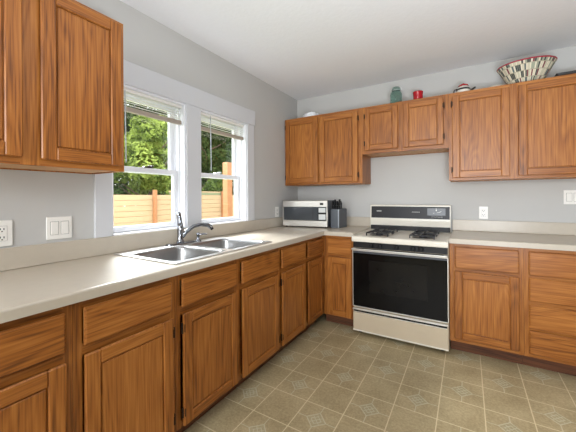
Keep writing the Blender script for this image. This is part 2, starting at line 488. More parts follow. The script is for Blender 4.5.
def make_blind(ya, yb, lab, wy):
    r = thing('mini_blind', (-.025, (ya + yb) / 2, 1.82), lab, 'blind', 'raised mini blinds in the windows')
    a, b = ya + .02, yb - .018
    B(-.045, -.014, a, b, 1.922, 1.9425, .002).build('headrail', M['blind'], r)
    z = 1.911
    for k in range(5):
        m = MB()
        m.prism([(-.041, z + .0065), (-.028, z + .0015), (-.0165, z - .0065), (-.0168, z - .0075), (-.0283, z + .0003), (-.0413, z + .0055)], 1, a + .003, b - .003)
        m.build('slat', M['blind'], r)
        z -= .0172
    B(-.043, -.014, a + .002, b - .002, 1.797, 1.828, .004).build('bottom_rail', M['blind_rail'], r)
    MB().tube([(-.006, wy, 1.925), (-.004, wy, 1.84), (-.004, wy + .004, 1.47)], .0035, 8).build('wand', M['wand'], r)
    for y in (a + .09, b - .09):
        MB().tube([(-.0125, y, 1.925), (-.0125, y, 1.825)], .0012, 6).build('ladder_cord', M['blind'], r)
make_blind(*WY[0], 'white mini blind pulled up in the window beside the upper cabinet', -2.22)
make_blind(*WY[1], 'white mini blind pulled up in the window nearer the corner', -1.49)

# ------------------------------------------------------------------ cabinets
def rng(lo, hi): return (lo, hi) if lo < hi else (hi, lo)
class Face:
    """maps cabinet-front coordinates (u along the run, d out from the wall, z) to world for the two runs"""
    def __init__(s, run): s.run = run
    def box(s, mb, u0, u1, d0, d1, z0, z1, bev=0, mi=0, seg=1):
        if s.run == 'L': mb.box(d0, d1, *rng(u0, u1), z0, z1, bev, mi, seg)
        else: mb.box(*rng(u0, u1), -d1, -d0, z0, z1, bev, mi, seg)
    @property
    def h(s): return M['oak_y'] if s.run == 'L' else M['oak_x']
    @property
    def oaks(s): return [M['oak_z'], s.h]
    def loc(s, u, d, z): return (d, u, z) if s.run == 'L' else (u, -d, z)

def door(F, par, u0, u1, z0, z1, d0, hinge=None, th=.02, st=.055, hz=(.07, .07)):
    """framed door: stiles and rails in one mesh, recessed panel and hinges as sub-parts"""
    m = MB()
    F.box(m, u0 + .016, u1 - .016, d0, d0 + .0085, z0 + .016, z1 - .016)      # routed back edge: a shadow gap
    d0 += .008; th -= .004
    F.box(m, u0, u0 + st, d0, d0 + th, z0, z1, .004)
    F.box(m, u1 - st, u1, d0, d0 + th, z0, z1, .004)
    F.box(m, u0 + st - .0005, u1 - st + .0005, d0, d0 + th - .0004, z0, z0 + st, .004, 1)
    F.box(m, u0 + st - .0005, u1 - st + .0005, d0, d0 + th - .0004, z1 - st, z1, .004, 1)
    o = m.build('door', F.oaks, par)
    g = .0045                                            # narrow groove between frame and panel
    p = MB()
    F.box(p, u0 + st - .004, u1 - st + .004, d0 + .001, d0 + .0045, z0 + st - .004, z1 - st + .004)
    F.box(p, u0 + st + g, u1 - st - g, d0 + .004, d0 + th - .0045, z0 + st + g, z1 - st - g, .003)
    p.build('door_panel', M['oak_z'], o)
    if hinge:
        for zz in (z0 + hz[0], z1 - hz[1]):
            hm = MB()
            a, b = (u0 - .009, u0 - .0005) if hinge == 'a' else (u1 + .0005, u1 + .009)
            F.box(hm, a, b, d0 + .0005, d0 + .012, zz - .026, zz + .026, .002)
            a, b = (u0 + .001, u0 + .006) if hinge == 'a' else (u1 - .006, u1 - .001)
            F.box(hm, a, b, d0 + th - .001, d0 + th + .0025, zz - .02, zz + .02, .001)
            hm.build('hinge', M['bronze'], o)
    return o

def drawer(F, par, u0, u1, z0, z1, d0, th=.02, name='drawer'):
    m = MB()
    F.box(m, u0 + .016, u1 - .016, d0, d0 + .0085, z0 + .016, z1 - .016)
    d0 += .008; th -= .004
    F.box(m, u0, u1, d0, d0 + th - .0025, z0, z1, .004, 0)
    F.box(m, u0 + .006, u1 - .006, d0 + th - .003, d0 + th, z0 + .006, z1 - .006, .002, 0)
    # sloped lip between the two steps
    return m.build(name, [F.h], par)

def base_unit(F, u0, u1, fronts, label, stiles=(), rails=(), group='oak base cabinets', left_end=.03, right_end=.03, deep0=.004):
    """fronts: list of ('drawer'|'false'|'door', ua, ub, za, zb, hinge)"""
    r = thing('base_cabinet', F.loc((u0 + u1) / 2, .3, 0), label, 'cabinet', group)
    g = .0006
    a, b = u0 + g, u1 - g
    c = MB()                                           # carcass: sides, back, bottom
    F.box(c, a, a + .015, deep0, .59, .1, .874)
    F.box(c, b - .015, b, deep0, .59, .1, .874)
    F.box(c, a + .015, b - .015, deep0, deep0 + .006, .1, .874)
    F.box(c, a + .015, b - .015, deep0 + .006, .59, .1, .115)
    c.build('carcass', M['oak_z'], r)
    f = MB()
    F.box(f, a, a + left_end, .59, .61, .1, .874, 0, 0)
    F.box(f, b - right_end, b, .59, .61, .1, .874, 0, 0)
    for s0, s1 in stiles: F.box(f, s0, s1, .59, .6099, .1, .874, 0, 0)
    F.box(f, a + left_end, b - right_end, .59, .6097, .852 - .02, .874, 0, 1)
    F.box(f, a + left_end, b - right_end, .59, .6097, .1, .135, 0, 1)
    for z in rails: F.box(f, a + left_end, b - right_end, .59, .6097, z - .022, z + .022, 0, 1)
    f.build('face_frame', F.oaks, r)
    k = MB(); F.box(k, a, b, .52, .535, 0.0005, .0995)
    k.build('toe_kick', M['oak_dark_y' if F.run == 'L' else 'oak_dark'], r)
    for q in fronts:
        kind, ua, ub, za, zb = q[:5]
        if kind == 'door': door(F, r, ua, ub, za, zb, .6105, q[5] if len(q) > 5 else None)
        else: drawer(F, r, ua, ub, za, zb, .6105, name='drawer' if kind == 'drawer' else 'false_drawer_front')
    return r
FL, FB = Face('L'), Face('B')
DZ = (.702, .843); OZ = (.112, .668)
base_unit(FL, -3.223, -2.783, [('drawer', -3.19, -2.812, *DZ), ('door', -3.19, -2.81, *OZ, 'a')],
          'oak base cabinet at the left edge of the photo, one drawer over one door', rails=(.685,))
base_unit(FL, -2.783, -2.343, [('drawer', -2.754, -2.374, *DZ), ('door', -2.752, -2.366, *OZ, 'b')],
          'oak base cabinet just left of the sink cabinet, below bare counter', rails=(.685,))
base_unit(FL, -2.343, -1.41, [('false', -2.314, -1.908, *DZ), ('false', -1.858, -1.432, *DZ), ('door', -2.308, -1.902, *OZ, 'a'), ('door', -1.855, -1.436, *OZ, 'b')],
          'wide oak sink cabinet under the double bowl sink, two doors', stiles=((-1.909, -1.854),), rails=(.685,))
base_unit(FL, -1.41, -.612, [('drawer', -1.39, -1.006, *DZ), ('drawer', -.957, -.632, *DZ), ('door', -1.388, -1.01, *OZ, 'a'), ('door', -.953, -.634, *OZ)],
          'oak base cabinet right of the sink running into the corner, two narrow doors', stiles=((-1.009, -.954),), rails=(.685,))
base_unit(FB, .6115, .937, [('drawer', .672, .914, .698, .85), ('door', .67, .914, *OZ)],
          'narrow oak base cabinet in the corner, left of the stove', left_end=.06, rails=(.684,))
base_unit(FB, 1.712, 2.18, [('drawer', 1.75, 2.152, .682, .85), ('door', 1.746, 2.152, .13, .658)],
          'oak base cabinet right of the stove with one drawer over one door', left_end=.04, rails=(.67,))
base_unit(FB, 2.18, 2.64, [('drawer', 2.206, 2.61, .682, .85), ('drawer', 2.206, 2.61, .5, .664), ('drawer', 2.206, 2.61, .307, .474), ('drawer', 2.206, 2.61, .127, .289)],
          'oak four-drawer base cabinet at the right edge of the photo', rails=(.673, .487, .298))

def upper_unit(F, u0, u1, z0, z1, doors, label, stiles=(), dep=.285, group='oak wall cabinets', le=.03, re=.03, top=.03, bot=.022):
    r = thing('wall_cabinet', F.loc((u0 + u1) / 2, dep / 2, z0), label, 'cabinet', group)
    g = .0006
    a, b = u0 + g, u1 - g
    c = MB()
    F.box(c, a, a + .013, .001, dep, z0, z1 - .004)
    F.box(c, b - .013, b, .001, dep, z0, z1 - .004)
    F.box(c, a + .013, b - .013, .001, dep, z1 - .016, z1 - .004, 0, 1)
    F.box(c, a + .013, b - .013, .001, .006, z0, z1 - .016)
    c.build('carcass', F.oaks, r)
    u = MB(); F.box(u, a + .0135, b - .0135, .0065, dep, z0 + .006, z0 + .018)
    u.build('bottom_panel', M['raw_wood'], r)
    f = MB()
    F.box(f, a, a + le, dep, dep + .02, z0, z1); F.box(f, b - re, b, dep, dep + .02, z0, z1)
    for s0, s1 in stiles: F.box(f, s0, s1, dep, dep + .0199, z0, z1)
    F.box(f, a + le, b - re, dep, dep + .0197, z0, z0 + bot + .02, 0, 1)
    F.box(f, a + le, b - re, dep, dep + .0197, z1 - top - .02, z1, 0, 1)
    f.build('face_frame', F.oaks, r)
    for q in doors: door(F, r, *q[:4], dep + .0205, q[4] if len(q) > 4 else None, st=q[5] if len(q) > 5 else .055)
    return r
UT, UB, US = 2.149, 1.381, 1.673
upper_unit(FB, .002, .9235, UB, UT, [(.02, .434, 1.402, 2.122, 'a'), (.457, .882, 1.4, 2.118, 'b')],
           'tall oak wall cabinet in the room corner above the microwave', stiles=((.43, .46),), re=.042)
upper_unit(FB, .9235, 1.699, US, UT, [(.953, 1.273, 1.708, 2.12, 'a', .05), (1.322, 1.659, 1.706, 2.12, 'b', .05)],
           'short oak wall cabinet above the stove', stiles=((1.27, 1.325),), le=.03, re=.042)
upper_unit(FB, 1.699, 2.64, UB, UT, [(1.727, 2.133, 1.403, 2.118, 'a'), (2.188, 2.61, 1.404, 2.12, 'b')],
           'tall oak wall cabinet at the right edge under the striped basket', stiles=((2.13, 2.191),))
upper_unit(FL, -3.2, -2.41, UB, 2.149, [(-3.175, -2.83, 1.41, 2.128, 'a'), (-2.77, -2.431, 1.408, 2.13)],
           'large oak wall cabinet close by on the left wall beside the window', stiles=((-2.833, -2.767),))

# ------------------------------------------------------------------ counters
CT = .914
SX0, SX1, SY0, SY1 = .095, .585, -2.318, -1.512      # sink cut-out
ct = thing('countertop', (.3, -1.5, .8745), 'beige laminate countertop running under the windows and round the corner to the stove', 'countertop')
xs = [.001, SX0, SX1, .65, .938]; ys = [-3.35, SY0, SY1, -.65, -.001]
m = MB(); m.slab(xs, ys, lambda i, j: (i < 3 or j == 3) and not (i == 1 and j == 1), .8745, CT, .009)
m.build('worktop', M['laminate'], ct)
bs = MB()
bs.box(.001, .02, -3.35, -.001, CT + .0005, 1.0175, .003)
bs.box(.0205, .937, -.02, -.001, CT + .0005, 1.0175, .003)
bs.build('backsplash', M['laminate'], ct)
cr_ = thing('countertop', (2.2, -.3, .8745), 'beige laminate countertop right of the stove', 'countertop')
m = MB(); m.slab([1.7115, 2.66], [-.65, -.001], lambda i, j: True, .8745, CT, .009)
m.build('worktop', M['laminate'], cr_)
B(1.7115, 2.66, -.02, -.001, CT + .0005, 1.0175, .003).build('backsplash', M['laminate'], cr_)

# ------------------------------------------------------------------ sink and tap
sk = thing('kitchen_sink', (.34, -1.915, CT), 'double bowl stainless steel sink set in the counter under the windows', 'sink')
RX0, RX1, RY0, RY1 = .07, .61, -2.338, -1.492
bowls = [(.175, .575, -2.308, -1.945), (.175, .575, -1.895, -1.525)]
xs = [RX0, .175, .575, RX1]; ys = [RY0, -2.308, -1.945, -1.895, -1.525, RY1]
m = MB(); m.slab(xs, ys, lambda i, j: not (i == 1 and j in (1, 3)), CT + .0006, CT + .0085, .004)
m.build('rim', M['steel'], sk)
def rrect(x0, x1, y0, y1, r, n=6):
    pts = []
    for cx, cy, a0 in ((x1 - r, y1 - r, 0), (x0 + r, y1 - r, 90), (x0 + r, y0 + r, 180), (x1 - r, y0 + r, 270)):
        for k in range(n + 1):
            a = math.radians(a0 + 90 * k / n); pts.append((cx + r * math.cos(a), cy + r * math.sin(a)))
    return pts
for bx0, bx1, by0, by1 in bowls:
    m = MB()
    rr = rrect(bx0, bx1, by0, by1, .05)
    outer = []
    cxm, cym = (bx0 + bx1) / 2, (by0 + by1) / 2
    for (x, y) in rr:                                   # corner points pushed out to the square cut-out
        k = min(((bx1 - bx0) / 2 + .002) / max(abs(x - cxm), 1e-6), ((by1 - by0) / 2 + .002) / max(abs(y - cym), 1e-6))
        outer.append((cxm + (x - cxm) * k, cym + (y - cym) * k))
    def sc(d, r): return rrect(bx0 + d, bx1 - d, by0 + d, by1 - d, r)
    loops = [(outer, .0088), (rr, .0086), (sc(.004, .053), .004), (sc(.008, .05), -.01), (sc(.016, .05), -.13), (sc(.03, .05), -.16), (sc(.06, .05), -.17), (sc(.15, .012), -.174)]
    prev = None
    for pts, z in loops:
        ring = [m.bm.verts.new((x, y, CT + z)) for x, y in pts]
        if prev:
            for k in range(len(ring)):
                f = m.bm.faces.new((prev[k], prev[(k + 1) % len(ring)], ring[(k + 1) % len(ring)], ring[k])); f.smooth = True
        prev = ring
    m.bm.faces.new(prev)
    bo = m.build('bowl', M['steel_bowl'], sk)
    MB().lathe((cxm, cym, CT - .1735), [(.044, 0), (.044, .003), (.036, .003), (.03, .001), (.012, .001), (.012, .004), (0, .004)], 24).build('strainer', M['chrome'], bo)

fz = CT + .009
fc = thing('kitchen_faucet', (.118, -1.89, fz), 'chrome single-lever faucet with its spout swung over the right bowl', 'faucet')
m = MB()
for z0, z1, sh in ((0, .006, 0), (.006, .011, .006)):
    ps = rrect(.087 + sh, .15 - sh, -2.02 + sh, -1.785 - sh, .03 - sh)
    m.prism(ps, 2, fz + z0, fz + z1)
m.build('base_plate', M['chrome'], fc)
bx, by = .118, -1.905
MB().lathe((bx, by, fz + .011), [(.027, 0), (.026, .01), (.021, .02), (.02, .06), (.0215, .08), (.0215, .1), (.02, .118), (.015, .128), (0, .13)], 24).build('faucet_body', M['chrome'], fc)
MB().tube([(bx, by, fz + .122), (bx - .001, by - .003, fz + .15), (bx - .002, by - .008, fz + .19), (bx - .002, by - .013, fz + .215), (bx - .002, by - .014, fz + .222)], [.0195, .0185, .0165, .0155, .011], 16).build('lever', M['chrome'], fc)
MB().tube([(bx + .008, by + .008, fz + .05), (bx + .018, by + .04, fz + .085), (bx + .03, by + .09, fz + .115), (bx + .042, by + .145, fz + .126), (bx + .052, by + .205, fz + .117),
           (bx + .057, by + .235, fz + .1)], [.0155, .015, .0135, .014, .0165, .0175], 16).build('spout', M['chrome'], fc)
MB().tube([(bx + .0573, by + .2365, fz + .098), (bx + .0602, by + .245, fz + .082)], [.013, .0125], 14).build('aerator', M['black'], fc)
sp = thing('side_sprayer', (.13, -1.755, fz), 'small chrome side sprayer standing beside the faucet', 'sprayer')
MB().lathe((.13, -1.755, fz), [(.024, 0), (.023, .006), (.015, .012), (.013, .02), (.0125, .03)], 20).build('holder', M['chrome'], sp)
MB().lathe((.13, -1.755, fz + .0305), [(.011, 0), (.0115, .012), (.014, .018), (.015, .026), (.01, .033), (0, .034)], 20).tube([(.138, -1.75, fz + .05), (.15, -1.72, fz + .052), (.156, -1.695, fz + .048)], [.007, .006, .005], 10).build('spray_head', M['chrome'], sp)

# ------------------------------------------------------------------ stove
X0, X1 = .938, 1.709
st = thing('gas_range', ((X0 + X1) / 2, -.35, 0), 'almond gas range with black oven door and chrome trim against the grey wall', 'stove')
YS = -.655                                            # front of the body
bd = MB()
bd.box(X0, X1, YS, -.03, .035, .872, .004)
bd.build('body', M['almond'], st)
for x in (X0 + .05, X1 - .05):
    for y in (-.6, -.09): MB().lathe((x, y, .0005), [(.018, 0), (.018, .034)], 12).build('foot', M['black'], st)
# cooktop: rolled front lip
ck = MB()
ck.prism([(-.69, .842), (-.694, .852), (-.694, .872), (-.686, .884), (-.672, .888), (-.66, .886), (-.12, .889), (-.12, .8725), (-.656, .8725), (-.656, .842)], 0, X0, X1)
for x in (X0, X1 - .014): ck.box(x, x + .014, -.655, -.125, .888, .897, .003)
ct_o = ck.build('cooktop', M['cream'], st)
def burner(x, y):
    b = MB()
    b.lathe((x, y, .8895), [(.088, 0), (.088, .003), (.078, .004), (.05, -.0008), (.03, -.0008)], 28)
    o = b.build('drip_pan', M['pan'], ct_o)
    c = MB(); c.lathe((x, y, .889), [(.034, 0), (.034, .012), (.03, .018), (.012, .02), (0, .02)], 20)
    c.build('burner_cap', M['iron'], ct_o)
    g = MB()
    R = .098
    z = .913
    g.box(x - R, x + R, y - R, y - R + .009, z - .004, z + .005, .002); g.box(x - R, x + R, y + R - .009, y + R, z - .004, z + .005, .002)
    g.box(x - R, x - R + .009, y - R + .009, y + R - .009, z - .004, z + .005, .002); g.box(x + R - .009, x + R, y - R + .009, y + R - .009, z - .004, z + .005, .002)
    for a in range(4):
        ang = a * PI / 2 
        d = Vector((math.cos(ang), math.sin(ang), 0)); p = Vector((x, y, z))
        g.tube([p + d * (R - .004), p + d * .05 + Vector((0, 0, .005)), p + d * .024 + Vector((0, 0, .006))], [.0055, .0055, .005], 8)
    for sx in (-1, 1):
        for sy in (-1, 1):
            g.box(x + sx * (R - .0045) - .0045, x + sx * (R - .0045) + .0045, y + sy * (R - .0045) - .0045, y + sy * (R - .0045) + .0045, .8895, z - .003)
    g.build('grate', M['iron'], ct_o)
for x in (X0 + .2, X1 - .2):
    for y in (-.5, -.265): burner(x, y)
# backguard
bgm = MB()
bgm.prism([(-.075, .902), (-.075, .95), (-.082, 1.0), (-.07, 1.15), (-.058, 1.158), (-.03, 1.158), (-.03, .8725), (-.115, .8725), (-.115, .889)], 0, X0 - .001, X1 - .008)
bgo = bgm.build('backguard', M['cream'], st)
def on_guard(name, x0, x1, z0, z1, mat, par, lift=.0015, th=.003):
    """thin plate lying on the leaning face of the backguard (y -.082 at z 1.0 to -.07 at z 1.15)"""
    def y(z): return -.082 + (z - 1.0) * .08
    m = MB(); m.prism([(y(z0) - lift - th, z0), (y(z1) - lift - th, z1), (y(z1) - lift, z1), (y(z0) - lift, z0)], 0, x0, x1)
    return m.build(name, mat, par)
pn = on_guard('control_panel', X0 + .012, X1 - .016, 1.02, 1.141, M['panel_black'], bgo)
on_guard('clock_display', X1 - .21, X1 - .052, 1.056, 1.126, M['display'], pn, .0047, .002)
mk = []
def marks(x0, n, z, w, h, gap, par=pn, nm='lettering'):
    m = MB()
    yy = -.082 + (z - 1.0) * .08 - .0049
    for k in range(n):
        m.box(x0 + k * (w + gap), x0 + k * (w + gap) + w, yy - .0008, yy, z - h / 2, z + h / 2)
    return m.build(nm, M['marking'], par)
marks(X0 + .068, 7, 1.092, .0055, .011, .0018)
marks(X0 + .42, 10, 1.086, .004, .006, .0035)
marks(X1 - .17, 14, 1.042, .004, .004, .0028)
yy = -.082 + .09 * .08 - .0069
for dx, dz, w, h in ((-.135, .016, .01, .014), (-.125, -.002, .03, .004), (-.16, -.012, .012, .004), (-.1, .004, .014, .004), (-.135, .03, .006, .005)):
    B(X1 + dx, X1 + dx + w, yy - .0008, yy, 1.09 + dz - h / 2, 1.09 + dz + h / 2).build('clock_marking', M['marking'], pn)
B(X0 + .014, X1 - .012, -.119, -.0755, .9025, .944, .002).build('vent_strip', M['black'], bgo)
# control strip with knobs
cs = B(X0 + .006, X1 - .006, -.672, -.6555, .787, .8415, .002).build('control_strip', M['black'], st)
for x in (1.108, 1.184, 1.322, 1.452, 1.512):
    k = MB(); k.lathe((x, -.6725, .8155), [(.021, 0), (.021, .006), (.017, .008), (.0155, .02), (.013, .022), (0, .022)], 20, axis='Y')
    k.box(x - .004, x + .004, -.699, -.694, .8155 - .015, .8155 + .015, .001)
    k.build('knob', M['black'], cs)
# oven door
dr = B(X0 + .002, X1 - .002, -.672, -.6555, .256, .783, .004).build('oven_door', M['black_glass'], st)
B(X0 + .008, X1 - .008, -.679, -.6725, .262, .738, .002).build('door_glass', M['black_glass'], dr)
B(X0 + .15, X1 - .15, -.6803, -.6792, .40, .68, .0004).build('oven_window', M['oven_window'], dr)
B(X0 + .008, X1 - .008, -.682, -.6725, .739, .757, .002).build('top_band', M['display'], dr)
tr = MB()
tr.box(X0 + .001, X0 + .0075, -.6815, -.6725, .258, .757, .001); tr.box(X1 - .0075, X1 - .001, -.6815, -.6725, .258, .757, .001)
tr.box(X0 + .0076, X1 - .0076, -.6815, -.6725, .2545, .2615, .001)
tr.box(X0 + .002, X1 - .002, -.686, -.6725, .758, .764, .001)
tr.build('door_trim', M['bright_trim'], dr)
hd = MB()
hd.box(X0 + .004, X1 - .004, -.722, -.707, .772, .784, .004, 0, 2)
for x in (X0 + .004, X1 - .034): hd.box(x, x + .03, -.7068, -.6725, .768, .782, .003)
hd.build('door_handle', M['bright_trim'], dr)
# storage drawer
sd = B(X0 + .003, X1 - .003, -.676, -.6555, .036, .243, .004).build('storage_drawer', M['almond'], st)
h = MB()
h.box(X0 + .003, X1 - .003, -.69, -.6765, .229, .243, .003)
h.box(X0 + .012, X1 - .012, -.684, -.6765, .206, .211, .001)
h.build('drawer_handle', M['bright_trim'], sd)
B(X0 + .012, X1 - .012, -.6775, -.6762, .212, .2285).build('handle_recess', M['black'], sd)
B(X0 + .003, X1 - .003, -.68, -.6765, .037, .05, .002).build('bottom_trim', M['cream'], sd)

# ------------------------------------------------------------------ microwave and knife block
ang = math.atan2(.056, .53)
mw = thing('microwave', (.06, -.462, CT + .0005), 'stainless steel microwave with dark door glass in the counter corner', 'microwave', rz=ang)
Wm, Dm, Zf, Hm = .522, .33, .011, .292
b = MB(); b.box(.001, Wm - .001, .022, Dm, Zf, Hm, .006); b.build('case', M['grey_case'], mw, local=True)
for x in (.03, Wm - .03):
    for y in (.04, Dm - .04): MB().lathe((x, y, 0), [(.012, 0), (.012, .0105)], 12).build('foot', M['black'], mw, local=True)
d = MB()
d.box(0, Wm, 0, .0215, .222, Hm, .004); d.box(0, Wm, 0, .0215, Zf, .078, .004)
d.box(0, .012, .001, .0215, .078, .222); d.box(Wm - .012, Wm, .001, .0215, .078, .222)
dd = d.build('front_frame', M['brushed'], mw, local=True)
B(.0125, Wm * .795, .003, .0212, .0785, .2215, .002).build('door_glass', M['mw_glass'], mw, local=True)
h_ = MB(); h_.box(.355, .362, .0005, .0028, .082, .218, .0005)
h_.build('door_seam', M['black'], mw, local=True)
B(Wm * .80, Wm - .0125, .002, .0212, .0785, .2215, .001).build('control_panel', M['black'], mw, local=True)
for j0, j1 in ((.088, .145), (.165, .214)):
    k = MB(); k.box(Wm * .812, Wm * .812 + .076, .0006, .0019, j0, j1, .0005)
    n_ = 3 if j1 < .15 else 2
    for i in range(3):
        for j in range(n_):
            dz = (j1 - j0) / n_
            k.box(Wm * .812 + .003 + i * .0245, Wm * .812 + .024 + i * .0245, .0001, .0008, j0 + j * dz + .003, j0 + (j + 1) * dz - .003, .0002)
    k.build('keypad', M['keypad'], mw, local=True)
B(Wm * .84, Wm - .045, -.0012, -.0002, .243, .267).build('display', M['black'], mw, local=True)

kb = thing('knife_block', (.588, -.352, CT + .0005), 'grey knife block holding the knives, right of the microwave', 'knife block', rz=-.09)
b = MB(); b.box(.0, .098, .0, .2, 0, .202, .006); b.build('block', M['block'], kb, local=True)
B(.088, .0995, -.0015, .0095, .004, .198, .002).build('corner_strip', M['block_edge'], kb, local=True)
for i, (x, y, hh) in enumerate(((.016, .03, .062), (.04, .035, .075), (.066, .03, .06), (.084, .05, .078), (.016, .075, .056), (.044, .08, .05), (.076, .085, .06), (.03, .12, .04), (.065, .125, .042))):
    k = MB(); k.box(-.008, .008, -.011, .011, 0, .0225 + hh, .004)
    k.box(-.0085, .0085, -.012, .012, .0225 + hh - .012, .0225 + hh + .002, .004)
    for dz in (.018, .036): k.tube([(-.0088, 0, dz), (.0088, 0, dz)], .0022, 8, mi=1)
    o = k.build('kitchen_knife', [M['black'], M['steel']])
    o.location = Vector((.588, -.352, CT + .2033)) + Matrix.Rotation(-.09, 3, 'Z') @ Vector((x, y, 0))
    o.rotation_euler = (0, 0, -.09)
    tag(o, 'black-handled kitchen knife standing in the grey knife block', 'knife', 'knives in the knife block')

# ------------------------------------------------------------------ outlets and switches
def duplex(F, u, z, label, w=.07, hh=.114):
    r = thing('wall_outlet', F.loc(u, .001, z), label, 'outlet', 'wall outlets')
    m = MB(); F.box(m, u - w / 2, u + w / 2, .0008, .006, z - hh / 2, z + hh / 2, .002); m.build('cover_plate', M['plate'], r)
    m = MB(); F.box(m, u - .0175, u + .0175, .006, .0085, z - .034, z + .034, .001); rc = m.build('receptacle', M['plate'], r)
    m = MB()
    for s in (-1, 1):
        for du in (-.0065, .0065): F.box(m, u + du - .0016, u + du + .0016, .0085, .0091, z + s * .019 - .003, z + s * .019 + .006)
        F.box(m, u - .0025, u + .0025, .0085, .0091, z + s * .019 - .0115, z + s * .019 - .0065)
    m.build('slots', M['slot'], rc)
    m = MB(); F.box(m, u - .0185, u + .0185, .0059, .0063, z - .035, z + .035); m.build('gap_line', M['plate_dark'], r)
def switch(F, u, z, label, n=2, hh=.116):
    w = .024 + n * .0455
    r = thing('light_switch', F.loc(u, .001, z), label, 'switch', 'rocker switches')
    m = MB(); F.box(m, u - w / 2, u + w / 2, .0008, .006, z - hh / 2, z + hh / 2, .002); m.build('cover_plate', M['plate'], r)
    for k in range(n):
        uc = u + (k - (n - 1) / 2) * .046
        m = MB(); F.box(m, uc - .0185, uc + .0185, .0059, .0064, z - .035, z + .035); m.build('gap_line', M['plate_dark'], r)
        m = MB(); F.box(m, uc - .0165, uc + .0165, .006, .0095, z - .033, z + .033, .0015); m.build('rocker', M['plate'], r)
duplex(FL, -2.807, 1.085, 'white duplex outlet under the upper cabinet at the left edge', w=.076, hh=.12)
switch(FL, -2.58, 1.091, 'white double rocker switch plate between the left outlet and the window')
duplex(FL, -.491, 1.08, 'white outlet on the window wall beside the microwave')
duplex(FB, 1.965, 1.088, 'white outlet just above the counter right of the stove')
switch(FB, 2.58, 1.228, 'white switch plate high on the back wall at the right edge')

# ------------------------------------------------------------------ things on top of the wall cabinets
TZ = UT + .0006 - .004
def on_top(x, y): return (x, y, TZ)
random.seed(4)
# crumpled white cloth
bmc = bmesh.new()
bmesh.ops.create_icosphere(bmc, subdivisions=4, radius=1)
from mathutils import noise
for v in bmc.verts:
    nv = noise.noise(v.co * 2.2 + Vector((3, 1, 7)))
    n2 = noise.noise(v.co * 5 + Vector((1, 5, 2)))
    v.co = v.co * (1 + .3 * nv + .12 * n2)
    v.co = Vector((.29 + v.co.x * .095, -.2 + v.co.y * .075, TZ + max(.0008, .026 + v.co.z * .046)))
for f in bmc.faces: f.smooth = True
mbc = MB(); mbc.bm.free(); mbc.bm = bmc
tag(mbc.build('cloth', M['white_cloth'], org=(.29, -.2, TZ)), 'crumpled white cloth on the corner wall cabinet', 'cloth')
# green glass jar
jr = thing('glass_jar', (1.235, -.2, TZ), 'aqua green glass jar standing above the stove cabinet', 'jar')
MB().lathe((1.235, -.2, TZ), [(.048, 0), (.055, .006), (.056, .02), (.056, .11), (.052, .125), (.04, .14), (.038, .15), (.036, .15), (.036, .14), (.049, .123), (.052, .11), (.052, .02), (.048, .01), (0, .008)], 32).build('glass_body', M['jar'], jr)
MB().lathe((1.235, -.2, TZ + .1505), [(.041, 0), (.042, .012), (.037, .014), (.037, .024), (.03, .032), (.01, .036), (0, .036)], 28).build('glass_lid', M['jar'], jr)
MB().tube([(1.235 + .043 * math.cos(a), -.2 + .043 * math.sin(a), TZ + .146 + .0 * a) for a in [k * 2 * PI / 24 for k in range(25)]], .002, 6).tube(
    [(1.278, -.2, TZ + .146), (1.288, -.2, TZ + .16), (1.282, -.2, TZ + .176), (1.262, -.2, TZ + .19), (1.235, -.2, TZ + .1895)], .002, 6).build('wire_bail', M['steel'], jr)
# red dish
rd = thing('ramekin', (1.437, -.2, TZ), 'small red ceramic dish beside the green jar', 'dish')
MB().lathe((1.437, -.2, TZ), [(.036, 0), (.04, .004), (.043, .05), (.0445, .088), (.047, .094), (.046, .1), (.042, .1), (.0405, .088), (.038, .05), (.034, .01), (0, .008)], 32).build('dish_body', M['red'], rd)
# little teapot-like ornament: white body, red and black lid, dark handle and spout
tp = thing('small_teapot', (1.815, -.2, TZ), 'tiny dark and white teapot with a red-black lid on the right wall cabinet', 'teapot')
MB().lathe((1.812, -.2, TZ), [(.035, 0), (.052, .012), (.056, .035), (.05, .06), (.036, .078), (.0, .08)], 28).build('pot_body', M['saucer'], tp)
MB().lathe((1.812, -.2, TZ + .08), [(.04, -.002), (.038, .008), (.022, .017), (.006, .02), (.007, .026), (.0, .03)], 24).build('lid', M['red'], tp)
MB().lathe((1.812, -.2, TZ + .04), [(.0535, 0), (.0575, .004), (.054, .012), (.051, .018)], 28).build('dark_band', M['tray'], tp)
MB().tube([(1.86, -.2, TZ + .03), (1.885, -.2, TZ + .045), (1.905, -.2, TZ + .058)], [.011, .009, .006], 10).build('spout', M['tray'], tp)
MB().tube([(1.762, -.2, TZ + .062), (1.744, -.2, TZ + .058), (1.737, -.2, TZ + .04), (1.748, -.2, TZ + .022), (1.763, -.2, TZ + .02)], .006, 8).build('handle', M['tray'], tp)
# white saucer
tag(MB().lathe((2.055, -.13, TZ), [(.03, 0), (.034, .004), (.055, .035), (.06, .05), (.057, .05), (.05, .034), (.03, .008), (0, .006)], 28).build('saucer', M['saucer'], org=(2.055, -.13, TZ)),
    'small white dish peeking out left of the striped basket', 'dish')
